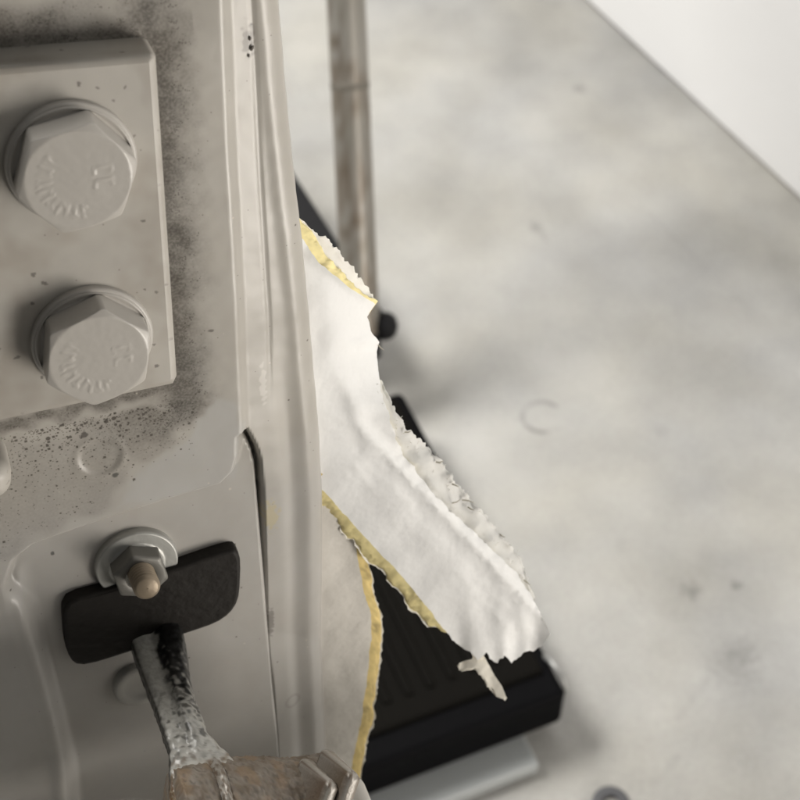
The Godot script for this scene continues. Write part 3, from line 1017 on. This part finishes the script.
	# the shred that dangles from the torn end
	var sh := densify([[474, 646, 0.3], [483, 654, 0.4], [487, 662, 0.4], [494, 674, 0.5], [502, 687, 0.4], [507, 698, 0.2], [500, 695, 0.3], [489, 684, 0.5], [481, 672, 0.5], [477, 667, 0.4], [469, 668, 0.4], [460, 669, 0.3], [459, 663, 0.3], [466, 660, 0.4], [472, 659, 0.4], [474, 655, 0.3]], 2.0, 0.6)
	var depth3 := func(p: Vector2) -> float:
		return depth.call(Vector2(minf(p.x, 490.0), minf(p.y, 658.0))) + 0.0006 + 0.00005 * maxf(0.0, p.y - 658.0) + 0.00012 * n2(p.x, p.y, 0.1)
	var off3 := func(_p: Vector2) -> Vector3:
		return Vector3(-0.6, 0.8, 0.0004)
	var cream := mat(lin(0.80, 0.765, 0.68), 0.8, 0.0, 0.25)
	sheet(o, "shred", sh, depth3, off3, cream, cream, cream, 2.5)
	# skin that curls up behind the foam along the top edge
	var curl := densify([[306, 230, 0.8], [322, 240, 1.2], [339, 256, 1.4], [356, 276, 1.2], [374, 301, 0.4], [362, 299, 0.3], [346, 283, 0.3], [330, 268, 0.3], [312, 254, 0.3], [298, 243, 0.2]], 2.4, 0.8)
	var depth4 := func(p: Vector2) -> float:
		return depth.call(p) + 0.0024 + 0.0003 * n2(p.x, p.y, 0.08)
	var off4 := func(_p: Vector2) -> Vector3:
		return Vector3(0.4, -0.5, 0.0005)
	sheet(o, "curled_skin", curl, depth4, off4, fleece, fleece, fleece, 4.0)
	# loose fibres along the torn side
	var fm := mat(lin(0.55, 0.51, 0.43), 0.8)
	for q in [[462, 500, 475, 503, 1], [452, 484, 459, 487, 2], [468, 507, 474, 510, 2], [524, 580, 531, 586, 1], [436, 462, 443, 461, 2], [405, 432, 411, 431, 1], [500, 534, 505, 537, 1], [378, 345, 384, 350, 1], [452, 503, 461, 499, 1]]:
		var a := at_depth(q[0], q[1], depthb.call(Vector2(q[0], q[1])) - 0.0006)
		var b := at_depth(q[2], q[3], depthb.call(Vector2(q[0], q[1])) - 0.0012)
		var m := a.lerp(b, 0.5) + upv * 0.0003 * rng.randf_range(-1, 1)
		var w: float = 0.00012 * (1.0 + 0.4 * q[4])
		part("fibre", tube([a, m, b], [w, w * 0.8, w * 0.3], 6), fm, o)
	# short fuzz where the fleece is torn
	var st := SurfaceTool.new()
	st.begin(Mesh.PRIMITIVE_TRIANGLES)
	for k in 110:
		var p := outb[rng.randi_range(0, outb.size() - 1)]
		if p.x < 376.0 or ridge_x(p) < 3.0:
			continue
		p += Vector2(rng.randf_range(-14, 1), rng.randf_range(-6, 6))
		var dir := Vector2(0.8, -0.35).rotated(rng.randf_range(-1.6, 1.6)) * rng.randf_range(2.0, 5.0)
		var dp: float = depthb.call(p) - 0.0003
		var w := rng.randf_range(0.00003, 0.00006)
		st.append_from(tube([at_depth(p.x, p.y, dp), at_depth(p.x + dir.x * 0.5, p.y + dir.y * 0.5 - 0.6, dp - 0.0004), at_depth(p.x + dir.x, p.y + dir.y, dp - 0.0002)], [w, w, w * 0.5], 5), 0, Transform3D.IDENTITY)
	var fuzz := part("fuzz", st.commit(), fleece, o)
	fuzz.set_meta("kind", "stuff")

# ------------------------------------------------------------------ things on the floor
func broom() -> void:
	var near := on_floor(386, 318, 0.05)
	var far := on_floor(281, 155, 0.05)
	var dir := (far - near)
	dir.y = 0
	var ln := dir.length()
	dir = dir.normalized()
	var side := Vector3(dir.z, 0, -dir.x)
	if side.x > 0:
		side = -side                      # towards the hidden side
	var mid := (near + far) / 2 + side * 0.022
	mid.y = 0
	var o := thing("broom", "broom with scuffed grey metal handle and black head standing on the concrete floor", "broom", Transform3D(Basis(dir, Vector3.UP, dir.cross(Vector3.UP)), mid))
	var black := bump(mat(lin(0.012, 0.012, 0.013), 0.6, 0.0, 0.25), 0.05, 2.0, 20.0, 41)
	var hd := part("head", soft_box(Vector3(ln, 0.022, 0.044), 0.006), black, o)
	hd.position = Vector3(0, 0.045, 0)
	var br := part("bristles", soft_box(Vector3(ln - 0.008, 0.04, 0.036), 0.004), bump(mat(lin(0.015, 0.015, 0.016), 0.8), 0.2, 6.0, 30.0, 42), o)
	br.position = Vector3(0, 0.02, 0)
	var inv := o.transform.affine_inverse()
	var foot := inv * on_floor(361.5, 336, 0.058)
	var mark := inv * at_depth(346, 0, 0.925)
	var d := (mark - foot).normalized()
	var steel_col := func(q: Vector3) -> Color:
		var m := n3(q, 22.0)
		var f := n3(q, 110.0)
		var c := Color(0.25, 0.235, 0.205).lerp(Color(0.30, 0.285, 0.255), clampf(0.5 + m, 0, 1))
		c = c.lerp(Color(0.13, 0.105, 0.08), 0.7 * smoothstep(0.25, 0.9, f + 0.5 * m))
		return c.lerp(Color(0.15, 0.115, 0.08), 0.55 * smoothstep(-0.15, 0.5, f * 0.6 + m * 0.5 + (0.2 if q.y < 0.22 else -0.35)))
	var up_from := foot.distance_to(mark)
	var seam_at := (inv * at_depth(350, 82, 0.955) - foot).dot(d)
	var path := []
	var rad := []
	for k in 121:
		path.append(foot + d * (up_from + 0.75) * k / 120.0)
		rad.append(0.0122)
	var steel := mat(Color.WHITE, 0.42, 0.35)
	steel.vertex_color_use_as_albedo = true
	part("handle", tube(path, rad, 40, steel_col), steel, o)
	part("handle_joint", tube([foot + d * (seam_at - 0.002), foot + d * (seam_at - 0.0015), foot + d * (seam_at + 0.0015), foot + d * (seam_at + 0.002)], [0.0122, 0.0125, 0.0125, 0.0122], 40), mat(lin(0.17, 0.155, 0.13), 0.6, 0.2), o)
	part("socket", tube([foot - d * 0.014, foot - d * 0.006, foot + d * 0.002, foot + d * 0.003], [0.0126, 0.0126, 0.0125, 0.0123], 32), black, o)
	var kn := part("knob", lathe([[0.0001, 0.0095], [0.005, 0.0085], [0.0085, 0.005], [0.0095, 0.0], [0.0085, -0.005], [0.005, -0.0085], [0.0001, -0.0095]], 24, Vector3.ZERO, Vector3.UP), black, o)
	kn.position = inv * on_floor(384, 326, 0.062)

func black_box() -> void:
	var h := 0.050
	var fr := on_floor(569, 690, h)
	var fl := on_floor(365, 768, h)
	var ux := fr - fl
	ux.y = 0
	ux = ux.normalized()
	var uz := ux.cross(Vector3.UP)         # to the front, towards the camera
	var back := on_floor(400, 386, h)
	var dp := (fr - back).dot(uz)
	var w := 0.30
	var c := fr - ux * w / 2 - uz * dp / 2
	c.y = 0
	var o := thing("flat_box", "flat black plastic box with ribbed lid and grey base lying on the concrete floor", "box", Transform3D(Basis(ux, Vector3.UP, uz), c))
	var black := bump(mat(lin(0.0035, 0.0035, 0.004), 0.5, 0.0, 0.12), 0.05, 0.6, 15.0, 51)
	var lid := bump(mat(lin(0.0055, 0.005, 0.0042), 0.6, 0.0, 0.12), 0.05, 0.8, 15.0, 52)
	var b := part("body", soft_box(Vector3(w, h - 0.016, dp), 0.005), black, o)
	b.position.y = 0.012 + (h - 0.016) / 2
	var l := part("lid", soft_box(Vector3(w - 0.014, 0.006, dp - 0.022), 0.0025), lid, o)
	l.position = Vector3(0, h - 0.0035, -0.006)
	for k in 19:
		var r := part("rib", soft_box(Vector3(0.0055, 0.004, dp - 0.05), 0.0018), lid, l)
		r.position = Vector3(-w / 2 + 0.03 + k * (w - 0.06) / 18.0, 0.0028, 0)
	var gl := part("base_board", soft_box(Vector3(w - 0.024, 0.011, dp + 0.012), 0.002), mat(lin(0.33, 0.345, 0.345), 0.5), o)
	gl.position = Vector3(-0.012, 0.0056, 0.012)
	# wire latch on the front corner
	var pts := []
	for k in 13:
		var a := PI * 2 * k / 12.0
		pts.append(Vector3(w / 2 - 0.004, h - 0.012, dp / 2 - 0.018) + Vector3(0.004 + 0.002 * cos(a), 0.010 * sin(a), 0.012 * cos(a)))
	var rr := []
	for k in 13:
		rr.append(0.0015)
	part("latch", tube(pts, rr, 8), mat(lin(0.30, 0.30, 0.29), 0.4, 0.6), o)

func floor_bits() -> void:
	var p := on_floor(611, 804, 0.002)
	var prof := [[0.0050, 0.0], [0.0105, 0.0], [0.0108, 0.0006], [0.0108, 0.002], [0.0104, 0.0026], [0.0054, 0.0026], [0.0050, 0.002], [0.0050, 0.0]]
	var m := part("steel_washer", lathe(prof, 48, Vector3.ZERO, Vector3.UP), mat(lin(0.08, 0.08, 0.085), 0.4, 0.6))
	m.position = Vector3(p.x, 0.0005, p.z)
	tag(m, "small dark steel washer lying alone on the concrete floor", "washer")
